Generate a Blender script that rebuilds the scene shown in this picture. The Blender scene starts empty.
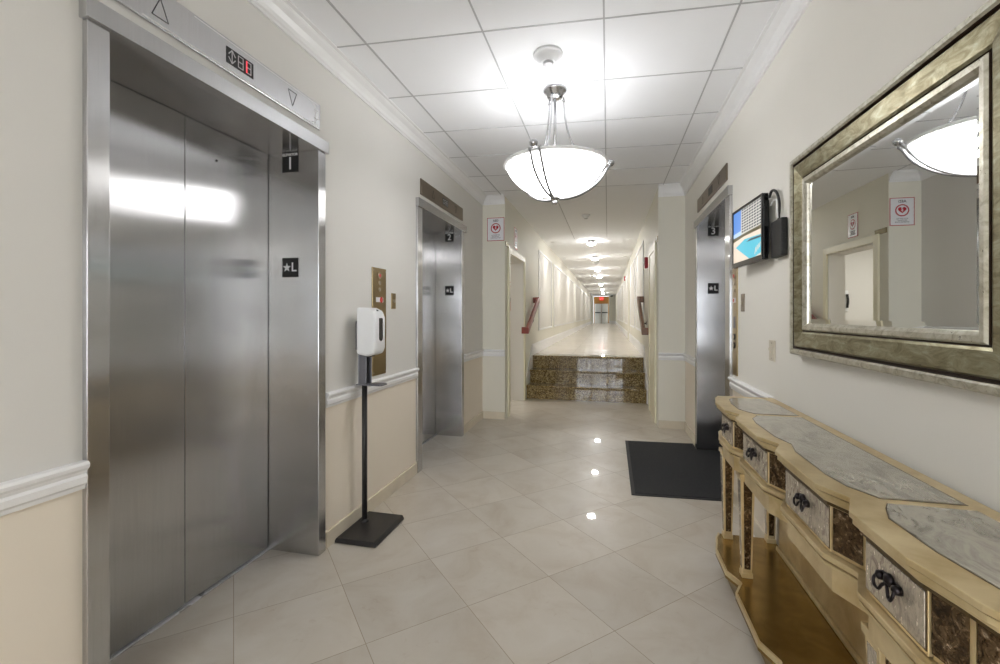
import bpy, bmesh, math, random
from mathutils import Vector, Matrix
random.seed(7)
S = bpy.context.scene
COL = S.collection

# ------------------------------------------------------------------ camera, world, exposure
cam_d = bpy.data.cameras.new('camera')
cam = bpy.data.objects.new('camera', cam_d)
COL.objects.link(cam)
cam.location = (0, 0, 1.33)
cam.rotation_euler = (math.radians(90), 0, math.radians(13.52))
cam_d.sensor_width = 36
cam_d.lens = 449 * 36 / 1000
cam_d.shift_y = -0.0175
cam_d.clip_start = 0.05
cam_d.clip_end = 200
S.camera = cam
S.view_settings.view_transform = 'Standard'
S.view_settings.look = 'None'
S.view_settings.gamma = 1
S.view_settings.use_curve_mapping = False
S.view_settings.exposure = 1.12
try:
    S.cycles.use_denoising = True
    S.cycles.denoiser = 'OPENIMAGEDENOISE'
    S.cycles.max_bounces = 10
    S.cycles.diffuse_bounces = 5
    S.cycles.glossy_bounces = 6
    S.cycles.sample_clamp_indirect = 6
    S.cycles.caustics_reflective = False
    S.cycles.caustics_refractive = False
except Exception:
    pass
W = bpy.data.worlds.new('daylight')
S.world = W
W.use_nodes = True
W.node_tree.nodes['Background'].inputs[0].default_value = (0.80, 0.90, 1.0, 1)
W.node_tree.nodes['Background'].inputs[1].default_value = 2.0


def lamp(kind, name, loc, power, color=(1, 1, 1), size=0.1, size_y=None, rot=(0, 0, 0), spot=None, blend=0.6):
    d = bpy.data.lights.new(name, kind)
    d.energy = power
    d.color = color
    if kind == 'AREA':
        d.size = size
        if size_y:
            d.shape = 'RECTANGLE'
            d.size_y = size_y
    else:
        d.shadow_soft_size = size
    if spot:
        d.spot_size = math.radians(spot)
        d.spot_blend = blend
    o = bpy.data.objects.new(name, d)
    COL.objects.link(o)
    o.location = loc
    o.rotation_euler = rot
    return o


# daylight of the glazed entrance behind the camera
lamp('AREA', 'entrance_daylight', (-0.34, -4.45, 1.35), 60, (0.95, 0.96, 1.0), 2.0, 2.0, (math.radians(90), 0, 0))


# ------------------------------------------------------------------ materials
def lin(c):
    return tuple((v / 12.92 if v <= .04045 else ((v + .055) / 1.055) ** 2.4) for v in (x / 255 for x in c)) + (1,)


class NT:
    def __init__(s, name):
        s.m = bpy.data.materials.new(name)
        s.m.use_nodes = True
        s.t = s.m.node_tree
        s.b = s.t.nodes['Principled BSDF']

    def n(s, kind, **kw):
        o = s.t.nodes.new('ShaderNode' + kind)
        for k, v in kw.items():
            setattr(o, k, v)
        return o

    def l(s, a, b):
        s.t.links.new(a, b)

    def set(s, **kw):
        for k, v in kw.items():
            s.b.inputs[k.replace('_', ' ')].default_value = v

    def coord(s, scale=(1, 1, 1), rot=(0, 0, 0), kind='Object', loc=(0, 0, 0)):
        tc = s.n('TexCoord')
        mp = s.n('Mapping')
        mp.inputs['Scale'].default_value = scale
        mp.inputs['Rotation'].default_value = rot
        mp.inputs['Location'].default_value = loc
        s.l(tc.outputs[kind], mp.inputs[0])
        return mp.outputs[0]

    def noise(s, vec, scale, detail=4, rough=.55, dist=0):
        o = s.n('TexNoise')
        o.inputs['Scale'].default_value = scale
        o.inputs['Detail'].default_value = detail
        o.inputs['Roughness'].default_value = rough
        o.inputs['Distortion'].default_value = dist
        s.l(vec, o.inputs['Vector'])
        return o.outputs['Fac']

    def ramp(s, fac, stops):
        o = s.n('ValToRGB')
        e = o.color_ramp.elements
        e[0].position, e[0].color = stops[0]
        e[1].position, e[1].color = stops[-1]
        for p, c in stops[1:-1]:
            x = e.new(p)
            x.color = c
        s.l(fac, o.inputs[0])
        return o.outputs[0]

    def bump(s, h, strength=.2, dist=.01):
        o = s.n('Bump')
        o.inputs['Strength'].default_value = strength
        o.inputs['Distance'].default_value = dist
        s.l(h, o.inputs['Height'])
        s.l(o.outputs[0], s.b.inputs['Normal'])

    def math(s, op, a, b=None, c=None):
        o = s.n('Math', operation=op)
        for i, v in enumerate((a, b, c)):
            if v is None:
                continue
            if isinstance(v, (int, float)):
                o.inputs[i].default_value = v
            else:
                s.l(v, o.inputs[i])
        return o.outputs[0]


def plain(name, c, rough=.5, metal=0, spec=.5, coat=0, var=.04, vscale=6):
    t = NT(name)
    t.set(Roughness=rough, Metallic=metal, Coat_Weight=coat)
    t.b.inputs['Specular IOR Level'].default_value = spec
    a = lin(c)
    v = t.coord()
    f = t.noise(v, vscale, 3)
    lo = tuple(x * (1 - var) for x in a[:3]) + (1,)
    hi = tuple(min(1, x * (1 + var)) for x in a[:3]) + (1,)
    t.l(t.ramp(f, [(.3, lo), (.7, hi)]), t.b.inputs['Base Color'])
    return t.m


def paint(name, c, rough=.55):
    t = NT(name)
    t.set(Roughness=rough)
    t.b.inputs['Specular IOR Level'].default_value = .3
    a = lin(c)
    v = t.coord()
    f = t.noise(v, 1.3, 3)
    t.l(t.ramp(f, [(.3, tuple(x * .975 for x in a[:3]) + (1,)), (.7, a)]), t.b.inputs['Base Color'])
    t.bump(t.noise(v, 180, 2), .06, .002)
    return t.m


def glow(name, c, strength):
    t = NT(name)
    t.set(Roughness=.4)
    t.b.inputs['Base Color'].default_value = tuple(x * .15 for x in c[:3]) + (1,)
    t.b.inputs['Emission Color'].default_value = c
    t.b.inputs['Emission Strength'].default_value = strength
    return t.m


def steel(name, c, rough=.28, aniso=.75, streak=.10):
    """brushed metal with vertical grain: reflections smear sideways"""
    t = NT(name)
    t.set(Metallic=1.0, Roughness=rough, Anisotropic=aniso)
    a = lin(c)
    v = t.coord((60, 60, .8))
    f = t.noise(v, 4, 5, .6)
    w = t.noise(t.coord((1, 1, 1.6)), 2.2, 3)
    mix = t.math('ADD', t.math('MULTIPLY', f, .5), t.math('MULTIPLY', w, .5))
    t.l(t.ramp(mix, [(.3, tuple(x * (1 - streak) for x in a[:3]) + (1,)), (.7, tuple(min(1, x * (1 + streak)) for x in a[:3]) + (1,))]), t.b.inputs['Base Color'])
    t.l(t.math('ADD', t.math('MULTIPLY', w, .12), rough - .06), t.b.inputs['Roughness'])
    g = t.n('NewGeometry')
    cr = t.n('VectorMath', operation='CROSS_PRODUCT')
    cr.inputs[0].default_value = (0.003, 0.002, 1.0)
    t.l(g.outputs['Normal'], cr.inputs[1])
    t.l(cr.outputs[0], t.b.inputs['Tangent'])
    return t.m


def gold(name, c1, c2, rough=.34, metal=.75):
    t = NT(name)
    t.set(Metallic=metal, Roughness=rough)
    v = t.coord()
    f = t.noise(v, 9, 5, .6, .4)
    t.l(t.ramp(f, [(.32, lin(c1)), (.68, lin(c2))]), t.b.inputs['Base Color'])
    t.l(t.math('ADD', t.math('MULTIPLY', t.noise(v, 6, 2), .12), rough - .06), t.b.inputs['Roughness'])
    return t.m


def antique(name, stops, scale=14, rough=.22, metal=.8, dist=1.2, stretch=(1, 1, 1)):
    t = NT(name)
    t.set(Metallic=metal, Roughness=rough)
    v = t.coord(stretch)
    f = t.noise(v, scale, 7, .68, dist)
    t.l(t.ramp(f, stops), t.b.inputs['Base Color'])
    t.l(t.math('ADD', t.math('MULTIPLY', t.noise(v, scale * 2.2, 4), .3), rough - .12), t.b.inputs['Roughness'])
    return t.m


def marble(name, tile, angle, ox, oy, tint=1.0):
    t = NT(name)
    t.b.inputs['Specular IOR Level'].default_value = .25
    t.set(Coat_Weight=.55, Coat_Roughness=.025)
    mp = t.coord((1, 1, 1), (0, 0, -angle), loc=(0, 0, 0))
    sep = t.n('SeparateXYZ')
    t.l(mp, sep.inputs[0])
    u = t.math('DIVIDE', t.math('SUBTRACT', sep.outputs[0], ox), tile)
    w = t.math('DIVIDE', t.math('SUBTRACT', sep.outputs[1], oy), tile)
    eu = t.math('ABSOLUTE', t.math('SUBTRACT', t.math('FRACT', u), .5))
    ew = t.math('ABSOLUTE', t.math('SUBTRACT', t.math('FRACT', w), .5))
    grout = t.math('GREATER_THAN', t.math('MAXIMUM', eu, ew), .4965)
    cmb = t.n('CombineXYZ')
    t.l(t.math('FLOOR', u), cmb.inputs[0])
    t.l(t.math('FLOOR', w), cmb.inputs[1])
    wn = t.n('TexWhiteNoise', noise_dimensions='3D')
    t.l(cmb.outputs[0], wn.inputs['Vector'])
    off = t.n('VectorMath', operation='MULTIPLY_ADD')
    t.l(wn.outputs['Color'], off.inputs[0])
    off.inputs[1].default_value = (7, 7, 7)
    t.l(mp, off.inputs[2])
    n1 = t.noise(off.outputs[0], 3.2, 6, .6, .8)
    n2 = t.noise(off.outputs[0], 11, 6, .7, 1.5)
    c = t.ramp(n1, [(.25, lin((206, 193, 175))), (.5, lin((220, 211, 197))), (.75, lin((228, 221, 209)))])
    spots = t.ramp(n2, [(.60, (0, 0, 0, 1)), (.74, (1, 1, 1, 1))])
    mx = t.n('MixRGB', blend_type='MULTIPLY')
    t.l(t.math('MULTIPLY', spots, .28), mx.inputs[0])
    t.l(c, mx.inputs[1])
    mx.inputs[2].default_value = lin((206, 180, 148))
    br = t.n('MixRGB', blend_type='MULTIPLY')
    br.inputs[0].default_value = 1
    t.l(mx.outputs[0], br.inputs[1])
    vv = t.math('MULTIPLY', t.math('ADD', t.math('MULTIPLY', wn.outputs['Value'], .10), .92), tint)
    cc = t.n('CombineXYZ')
    for i in range(3):
        t.l(vv, cc.inputs[i])
    t.l(cc.outputs[0], br.inputs[2])
    gm = t.n('MixRGB')
    t.l(grout, gm.inputs[0])
    t.l(br.outputs[0], gm.inputs[1])
    gm.inputs[2].default_value = lin((160, 148, 130))
    t.l(gm.outputs[0], t.b.inputs['Base Color'])
    t.l(t.math('ADD', t.math('MULTIPLY', n2, .10), t.math('ADD', t.math('MULTIPLY', grout, .2), .30)), t.b.inputs['Roughness'])
    return t.m


def granite(name):
    t = NT(name)
    t.set(Roughness=.03)
    v = t.coord()
    vo = t.n('TexVoronoi')
    vo.inputs['Scale'].default_value = 120
    t.l(v, vo.inputs['Vector'])
    sep = t.n('SeparateColor')
    t.l(vo.outputs['Color'], sep.inputs[0])
    f = t.math('ADD', t.math('MULTIPLY', sep.outputs[0], .65), t.math('MULTIPLY', t.noise(v, 22, 4), .45))
    t.l(t.ramp(f, [(.18, lin((36, 28, 16))), (.40, lin((96, 76, 40))), (.60, lin((132, 110, 62))), (.85, lin((188, 170, 124)))]), t.b.inputs['Base Color'])
    return t.m


M = {}
M['wall'] = paint('wall_paint_beige', (222, 220, 215))
M['wall_r'] = paint('wall_paint_right_brightened', (237, 234, 226))  # same wall paint, lightened in colour to stand in for stronger light here
M['wall_low'] = paint('wall_paint_tan', (234, 224, 208))
M['wall_c'] = paint('corridor_paint_beige', (227, 224, 211))
M['ceil'] = paint('ceiling_tile_white', (247, 248, 250), .8)
M['tbar'] = plain('ceiling_grid_grey', (188, 188, 190), .5, var=.02)
M['trim'] = plain('trim_white', (236, 236, 236), .35, var=.02)
M['cream'] = plain('door_trim_cream', (232, 226, 200), .4, var=.02)
M['basetile'] = plain('base_tile_cream', (216, 206, 186), .25, var=.06)
M['floor'] = marble('floor_marble', .459, math.radians(44.2), 0, 0, .80)
M['floor_up'] = marble('corridor_marble', .61, 0, 0, 0, .98)
M['granite'] = granite('stair_granite')
M['steel'] = steel('brushed_steel', (196, 196, 197), .22, 1.0)
M['steel_dk'] = steel('brushed_steel_dark', (184, 184, 185), .22, 1.0)
M['steel_lt'] = steel('brushed_steel_bright', (206, 206, 208), .26, .6)
M['steel_br'] = steel('brushed_steel_warm', (142, 130, 116), .32, .6)
M['void'] = plain('shaft_black', (14, 14, 14), .8)
M['black'] = plain('plate_black', (16, 16, 17), .4)
M['blackgloss'] = plain('gloss_black_plastic', (14, 14, 15), .12)
M['blackmetal'] = plain('black_powder_coat', (40, 38, 38), .38, spec=.4)
M['blackbox'] = plain('matte_black_plastic', (24, 24, 25), .5)
M['white'] = plain('white_plastic', (232, 233, 234), .3, var=.01)
M['whitesign'] = plain('sign_white', (232, 232, 236), .4, var=.01)
M['letter'] = plain('lettering_white', (235, 235, 235), .5, var=.01)
M['engrave'] = plain('engraved_line_dark', (52, 52, 58), .5)
M['red'] = plain('sign_red', (176, 22, 44), .45)
M['textgrey'] = plain('sign_grey_text', (110, 110, 118), .5)
M['seg'] = plain('segment_off_grey', (196, 196, 198), .4)
M['segred'] = glow('segment_red', lin((255, 70, 84)), .8)
M['smoke'] = plain('smoked_window', (52, 52, 54), .15)
M['greybracket'] = plain('grey_bracket', (120, 120, 126), .35, metal=.6)
M['brass'] = steel('brushed_bronze_plate', (164, 146, 112), .3, .5)
M['button'] = plain('button_steel', (178, 168, 150), .3, metal=.8)
M['redlens'] = glow('button_red_lens', lin((200, 50, 36)), .28)
M['switch'] = plain('switch_plate_ivory', (206, 198, 180), .4)
M['mat'] = None
M['gold'] = gold('gold_leaf', (194, 170, 122), (224, 206, 164), .34, .55)
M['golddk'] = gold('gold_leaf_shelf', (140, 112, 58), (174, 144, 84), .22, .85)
M['goldline'] = plain('gold_dark_line', (84, 66, 36), .4, metal=.4)
M['mir_lt'] = antique('antique_mirror_light', [(.3, lin((104, 94, 86))), (.45, lin((170, 158, 144))), (.55, lin((212, 202, 184))), (.70, lin((136, 124, 112)))], 42, .2, .55, 1.5, (1, 1, .5))
M['mir_dk'] = antique('antique_mirror_dark', [(.34, lin((40, 28, 14))), (.5, lin((84, 64, 40))), (.60, lin((124, 102, 74))), (.67, lin((214, 196, 170)))], 44, .22, .6, 1.2)
M['mir_top'] = antique('antique_mirror_top', [(.3, lin((128, 124, 114))), (.46, lin((172, 168, 156))), (.56, lin((196, 191, 178))), (.72, lin((146, 142, 132)))], 15, .14, .6, 1.2, (1, .45, 1))
M['bronze'] = plain('dark_bronze', (44, 40, 42), .35, metal=.8)
M['fr_out'] = antique('frame_silver_lip', [(.3, lin((150, 142, 122))), (.5, lin((194, 190, 174))), (.7, lin((214, 212, 202)))], 30, .3, .6, .8)
M['fr_mid'] = antique('frame_champagne_field', [(.25, lin((84, 74, 46))), (.45, lin((128, 120, 90))), (.6, lin((156, 152, 126))), (.78, lin((186, 186, 168)))], 34, .32, .65, 1.0, (1, .35, 1))
M['fr_line'] = plain('frame_dark_groove', (52, 34, 20), .5)
M['mirror'] = None
M['nickel'] = plain('brushed_nickel', (188, 188, 190), .24, metal=1, var=.03)
M['nickel_dk'] = plain('brushed_nickel_strap', (158, 158, 160), .38, metal=.85, var=.03)
M['wood'] = plain('stained_wood_red', (128, 44, 26), .3, var=.2, vscale=14)
M['oak'] = plain('stained_wood_brown', (112, 70, 36), .35, var=.2, vscale=14)
M['plaque'] = plain('plaque_bronze', (112, 98, 52), .4, metal=.5)
M['panelwhite'] = paint('corridor_panel_white', (222, 219, 212), .6)
M['brownwall'] = paint('vestibule_brown', (138, 98, 44), .5)
M['greydoor'] = plain('door_grey', (176, 172, 164), .4)
M['dome'] = plain('camera_dome_dark', (30, 30, 32), .1)
M['cable'] = plain('black_cable', (16, 16, 16), .4)
M['cablew'] = plain('white_cable', (225, 225, 225), .4)

t = NT('rubber_backed_mat')
t.set(Roughness=.95)
v = t.coord()
f = t.math('ADD', t.math('MULTIPLY', t.noise(t.coord((4, 30, 1)), 12, 5, .7), .5), t.math('MULTIPLY', t.noise(v, 160, 3), .5))
t.l(t.ramp(f, [(.35, lin((28, 29, 31))), (.6, lin((56, 57, 59))), (.75, lin((92, 92, 93)))]), t.b.inputs['Base Color'])
t.bump(t.noise(v, 300, 2), .6, .004)
M['mat'] = t.m
M['matedge'] = plain('mat_rubber_edge', (30, 30, 32), .6)

t = NT('mirror_silver')
t.set(Metallic=1.0, Roughness=.012)
t.b.inputs['Base Color'].default_value = (.90, .91, .90, 1)
M['mirror'] = t.m

t = NT('frosted_glass_lit')
t.set(Roughness=.35)
t.b.inputs['Base Color'].default_value = (.9, .9, .9, 1)
t.b.inputs['Emission Color'].default_value = (1, .99, .985, 1)
t.b.inputs['Emission Strength'].default_value = 6.0
M['bowl'] = t.m
M['frost'] = plain('frosted_glass_rim', (236, 236, 236), .3, var=.01)
M['lens'] = glow('downlight_lens', (1, .97, .92, 1), 2)
M['dome_lens'] = glow('downlight_dome', (1, .985, .97, 1), 112)
M['exit'] = glow('exit_sign_red', lin((230, 40, 30)), .7)

t = NT('window_glass')
tr = t.n('BsdfTransparent')
gl = t.n('BsdfGlossy')
gl.inputs['Roughness'].default_value = .02
mx = t.n('MixShader')
mx.inputs[0].default_value = .08
t.l(tr.outputs[0], mx.inputs[1])
t.l(gl.outputs[0], mx.inputs[2])
t.l(mx.outputs[0], t.t.nodes['Material Output'].inputs[0])
M['glass'] = t.m


# ------------------------------------------------------------------ mesh helpers
def box(bm, x0, x1, y0, y1, z0, z1, mi=0):
    x0, x1 = min(x0, x1), max(x0, x1)
    y0, y1 = min(y0, y1), max(y0, y1)
    z0, z1 = min(z0, z1), max(z0, z1)
    vs = [bm.verts.new(p) for p in ((x0, y0, z0), (x1, y0, z0), (x1, y1, z0), (x0, y1, z0), (x0, y0, z1), (x1, y0, z1), (x1, y1, z1), (x0, y1, z1))]
    for f in ((3, 2, 1, 0), (4, 5, 6, 7), (0, 1, 5, 4), (1, 2, 6, 5), (2, 3, 7, 6), (3, 0, 4, 7)):
        bm.faces.new([vs[i] for i in f]).material_index = mi
    return vs


def prism(bm, poly, fn, mi=0):
    """poly: 2-D outline; fn(p, k) -> 3-D point on end k (0/1)"""
    a = [bm.verts.new(fn(p, 0)) for p in poly]
    b = [bm.verts.new(fn(p, 1)) for p in poly]
    n = len(poly)
    bm.faces.new(a[::-1]).material_index = mi
    bm.faces.new(b).material_index = mi
    for i in range(n):
        bm.faces.new((a[i], a[(i + 1) % n], b[(i + 1) % n], b[i])).material_index = mi


def slab(bm, poly, z0, z1, mi=0):
    prism(bm, poly, lambda p, k: (p[0], p[1], z1 if k else z0), mi)


def lathe(bm, prof, center, seg=32, axis='Z', mi=0, smooth=True, cap=True):
    cx, cy, cz = center
    rings = []
    for r, h in prof:
        ring = []
        for i in range(seg):
            a = 2 * math.pi * i / seg
            c, s = r * math.cos(a), r * math.sin(a)
            p = {'Z': (cx + c, cy + s, cz + h), 'X': (cx + h, cy + c, cz + s), 'Y': (cx + c, cy + h, cz + s)}[axis]
            ring.append(bm.verts.new(p))
        rings.append(ring)
    for a, b in zip(rings, rings[1:]):
        for i in range(seg):
            f = bm.faces.new((a[i], a[(i + 1) % seg], b[(i + 1) % seg], b[i]))
            f.material_index = mi
            f.smooth = smooth
    for ring in (rings[0], rings[-1]) if cap else ():
        try:
            bm.faces.new(ring).material_index = mi
        except ValueError:
            pass


def tube(bm, pts, r, seg=8, mi=0, smooth=True):
    pts = [Vector(p) for p in pts]
    rings = []
    up = Vector((0, 0, 1))
    prev = None
    for i, p in enumerate(pts):
        d = (pts[min(i + 1, len(pts) - 1)] - pts[max(i - 1, 0)]).normalized()
        if prev is None:
            ref = up if abs(d.dot(up)) < .95 else Vector((1, 0, 0))
            x = d.cross(ref).normalized()
        else:
            x = (prev - d * prev.dot(d)).normalized()
        prev = x
        y = d.cross(x)
        rr = r[i] if isinstance(r, (list, tuple)) else r
        rings.append([bm.verts.new(p + (x * math.cos(2 * math.pi * k / seg) + y * math.sin(2 * math.pi * k / seg)) * rr) for k in range(seg)])
    for a, b in zip(rings, rings[1:]):
        for k in range(seg):
            f = bm.faces.new((a[k], a[(k + 1) % seg], b[(k + 1) % seg], b[k]))
            f.material_index = mi
            f.smooth = smooth
    bm.faces.new(rings[0][::-1]).material_index = mi
    bm.faces.new(rings[-1]).material_index = mi


def spline(pts, n=10):
    pts = [Vector(p) for p in pts]
    P = [pts[0] * 2 - pts[1]] + pts + [pts[-1] * 2 - pts[-2]]
    out = []
    for i in range(1, len(P) - 2):
        a, b, c, d = P[i - 1:i + 3]
        for k in range(n):
            u = k / n
            out.append(.5 * ((2 * b) + (c - a) * u + (2 * a - 5 * b + 4 * c - d) * u * u + (3 * b - a - 3 * c + d) * u ** 3))
    out.append(pts[-1])
    return out


def sweep(bm, path, prof, mi=0, closed=False):
    """prof [(out, z)] swept along a horizontal polyline [(x, y)]; 'out' is to the left of the path direction; mitred"""
    n = len(path)
    rings = []
    for i, p in enumerate(path):
        p = Vector(p)
        if closed or 0 < i < n - 1:
            d0 = (p - Vector(path[i - 1])).normalized()
            d1 = (Vector(path[(i + 1) % n]) - p).normalized()
        elif i == 0:
            d0 = d1 = (Vector(path[1]) - p).normalized()
        else:
            d0 = d1 = (p - Vector(path[-2])).normalized()
        n0 = Vector((-d0.y, d0.x))
        n1 = Vector((-d1.y, d1.x))
        m = (n0 + n1)
        m = m / max(.2, m.dot(n0)) if m.length > 1e-6 else n0
        rings.append([bm.verts.new((p.x + m.x * o, p.y + m.y * o, z)) for o, z in prof])
    k = len(prof)
    idx = range(n if closed else n - 1)
    for i in idx:
        a, b = rings[i], rings[(i + 1) % n]
        for j in range(k):
            bm.faces.new((a[j], a[(j + 1) % k], b[(j + 1) % k], b[j])).material_index = mi
    if not closed:
        bm.faces.new(rings[0]).material_index = mi
        bm.faces.new(rings[-1][::-1]).material_index = mi


def obj(name, bm, mats, parent=None, bevel=0, smooth=False, loc=None):
    bmesh.ops.recalc_face_normals(bm, faces=bm.faces)
    me = bpy.data.meshes.new(name)
    bm.to_mesh(me)
    bm.free()
    o = bpy.data.objects.new(name, me)
    COL.objects.link(o)
    for m in (mats if isinstance(mats, (list, tuple)) else [mats]):
        me.materials.append(m)
    if smooth:
        for p in me.polygons:
            p.use_smooth = True
    if bevel:
        b = o.modifiers.new('bevel', 'BEVEL')
        b.width = bevel
        b.segments = 2
        b.limit_method = 'ANGLE'
        b.angle_limit = math.radians(40)
    if parent:
        o.parent = parent
        o.matrix_parent_inverse = parent.matrix_basis.inverted()
    return o


def B():
    return bmesh.new()


def thing(name, label, cat, loc=(0, 0, 0), group=None):
    o = bpy.data.objects.new(name, None)
    o.empty_display_size = .1
    COL.objects.link(o)
    o.location = loc
    return tag(o, label, cat, group)


def tag(o, label, cat, group=None):
    o['label'] = label
    o['category'] = cat
    if group:
        o['group'] = group
    return o


def struct(name, bm, mats, bevel=0):
    o = obj(name, bm, mats, None, bevel)
    o['kind'] = 'structure'
    return o


def part_box(name, m, parent, *b, bevel=.002):
    bm = B()
    box(bm, *b)
    return obj(name, bm, m, parent, bevel)


def lettering(name, text, size, m, parent, origin, right, up, align='CENTER', depth=.0008, bold=0):
    c = bpy.data.curves.new('txt', 'FONT')
    c.body = text
    c.size = size
    c.align_x = align
    c.align_y = 'CENTER'
    c.extrude = depth
    c.offset = bold
    c.resolution_u = 3
    tmp = bpy.data.objects.new('txt', c)
    COL.objects.link(tmp)
    bpy.context.view_layer.update()
    me = bpy.data.meshes.new_from_object(tmp.evaluated_get(bpy.context.evaluated_depsgraph_get()))
    bpy.data.objects.remove(tmp)
    bpy.data.curves.remove(c)
    r, u = Vector(right).normalized(), Vector(up).normalized()
    n = r.cross(u)
    mt = Matrix(((r.x, u.x, n.x, origin[0]), (r.y, u.y, n.y, origin[1]), (r.z, u.z, n.z, origin[2]), (0, 0, 0, 1)))
    me.transform(mt)
    me.materials.clear()
    me.materials.append(m)
    o = bpy.data.objects.new(name, me)
    COL.objects.link(o)
    if parent:
        o.parent = parent
        o.matrix_parent_inverse = parent.matrix_basis.inverted()
        for q in [parent]:
            pass
    return o


# ------------------------------------------------------------------ the room
XL, XR = -1.565, .87          # lobby walls
CL, CR = -1.27, .575          # corridor walls
YB, YP, YE = -4.2, 5.55, 36.0  # back wall, pilasters, corridor end
ZC = 2.83
YS = 7.02                     # foot of the stairs
ZU = .63                      # corridor floor level
T = .25
DZ = 2.235                    # elevator opening height

bm = B()
box(bm, XL - .5, XR + .5, YB - .3, YS + .1, -.12, 0)
struct('floor', bm, M['floor'])
bm = B()
box(bm, -4.3, XL - .5, 5.55, 8.6, -.12, 0)
box(bm, XL - .5, CL - .2, YS + .1, 8.6, -.12, 0)
struct('floor', bm, M['floor'])
bm = B()
box(bm, CL - .2, CR + .2, YS + .88, YE + .9, ZU - .3, ZU)
struct('floor', bm, M['floor_up'])
bm = B()
box(bm, XL - .5, XR + .5, YB - .3, YE + .9, ZC, ZC + .15)
struct('ceiling', bm, M['ceil'])

# suspended grid bars
bm = B()
for x in (-.645, -.02, .62):
    box(bm, x - .0045, x + .0045, YB, 9.0, ZC - .003, ZC + .02)
box(bm, -1.306, -1.294, YB, YP - .09, ZC - .003, ZC + .02)
for k in range(-10, 6):
    y = 2.247 + .61 * k
    f = lambda x: y + .067 * (x + 1.3)
    a, b = -1.49, .80
    prism(bm, [(a, f(a) - .004), (b, f(b) - .004), (b, f(b) + .004), (a, f(a) + .004)], lambda p, k: (p[0], p[1], ZC + .02 if k else ZC - .003))
struct('trim_1', bm, M['tbar'])


def wall_run(bm, axis, c, out, a, b, z0, z1, split=.84, ta=T):
    """wall box from a to b along the axis, face at c, thickness to the 'out' side; lower part uses slot 1"""
    for lo, hi, mi in ((z0, min(z1, split), 1), (max(z0, split), z1, 0)):
        if hi - lo < 1e-4:
            continue
        if axis == 'Y':
            box(bm, c, c + out * ta, a, b, lo, hi, mi)
        else:
            box(bm, a, b, c, c + out * ta, lo, hi, mi)


E1 = (1.05, 2.235)     # clear spans behind the casings
E2 = (3.505, 4.735)
E3 = (3.54, 4.83)
for a, b, z in ((YB, E1[0], 0), (E1[0], E1[1], DZ + .03), (E1[1], E2[0], 0), (E2[0], E2[1], DZ + .03), (E2[1], YP, 0)):
    bm = B()
    wall_run(bm, 'Y', XL, -1, a, b, z, ZC)
    struct('wall_left', bm, [M['wall'], M['wall_low']])
DZ3 = 2.20
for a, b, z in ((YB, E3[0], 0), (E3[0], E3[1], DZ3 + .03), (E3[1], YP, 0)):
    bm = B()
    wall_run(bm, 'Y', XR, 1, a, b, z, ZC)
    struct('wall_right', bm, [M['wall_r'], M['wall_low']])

# pilaster returns and corridor walls (left one with a doorway)
DL0, DL1, DLZ = 5.785, 6.84, 2.13
bm = B()
wall_run(bm, 'X', YP, 1, XL - .3, CL, 0, ZC, ta=.2)
wall_run(bm, 'Y', CL, -1, YP + .2, DL0, 0, ZC, ta=.2)
wall_run(bm, 'Y', CL, -1, DL0, DL1, DLZ, ZC, ta=.2)
wall_run(bm, 'Y', CL, -1, DL1, YE, 0, ZC, split=-1, ta=.2)
struct('wall_corridor_left', bm, [M['wall_c'], M['wall_c']])
bm = B()
wall_run(bm, 'X', YP, 1, CR, XR + .3, 0, ZC, ta=.2)
wall_run(bm, 'Y', CR, 1, YP + .2, YE, 0, ZC, split=-1, ta=.2)
struct('wall_corridor_right', bm, [M['wall_c'], M['wall_c']])

# side room seen through the left doorway
bm = B()
box(bm, -4.2, CL - .2, 8.4, 8.6, 0, 2.6)
struct('wall_side_room_far', bm, M['wall'])
bm = B()
box(bm, -4.3, -4.2, 5.55, 8.6, 0, 2.6)
struct('wall_side_room_left', bm, M['wall'])
bm = B()
box(bm, -4.2, XL - .3, 5.55, 5.75, 0, 2.6)
struct('wall_side_room_near', bm, M['wall'])
bm = B()
box(bm, -4.3, CL - .2, 5.75, 8.6, 2.6, 2.7)
struct('ceiling_side_room', bm, M['ceil'])
lamp('AREA', 'side_room_light', (-2.6, 6.9, 2.55), 14, (1, .97, .92), 1.0)

# back wall with the glazed entrance
bm = B()
WX0, WX1, WZ0, WZ1 = -1.3, .62, .05, 2.35
box(bm, XL - .3, WX0, YB - .2, YB, 0, ZC)
box(bm, WX1, XR + .3, YB - .2, YB, 0, ZC)
box(bm, WX0, WX1, YB - .2, YB, WZ1, ZC)
box(bm, WX0, WX1, YB - .2, YB, 0, WZ0)
struct('wall_back', bm, M['wall'])
wf = B()
for i in range(4):
    x = WX0 + (WX1 - WX0) * i / 3
    box(wf, x - .035, x + .035, YB - .14, YB - .06, WZ0, WZ1)
for z in (WZ0 + .03, 1.25, WZ1 - .03):
    box(wf, WX0, WX1, YB - .135, YB - .065, z - .035, z + .035)
w1 = struct('window_1', wf, M['white'])
bm = B()
box(bm, WX0, WX1, YB - .105, YB - .095, WZ0, WZ1)
obj('window_pane', bm, M['glass'], w1)
# crown mouldings
def crown_prof(z0, z1, d):
    h = z1 - z0
    return [(0, z0), (.012, z0), (.014, z0 + .10 * h), (.022, z0 + .16 * h), (.30 * d, z0 + .36 * h), (.48 * d, z0 + .60 * h), (.72 * d, z0 + .76 * h), (.80 * d, z0 + .84 * h), (.80 * d, z0 + .90 * h), (d, z0 + .93 * h), (d, z1 + .002), (0, z1 + .002)]


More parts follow.
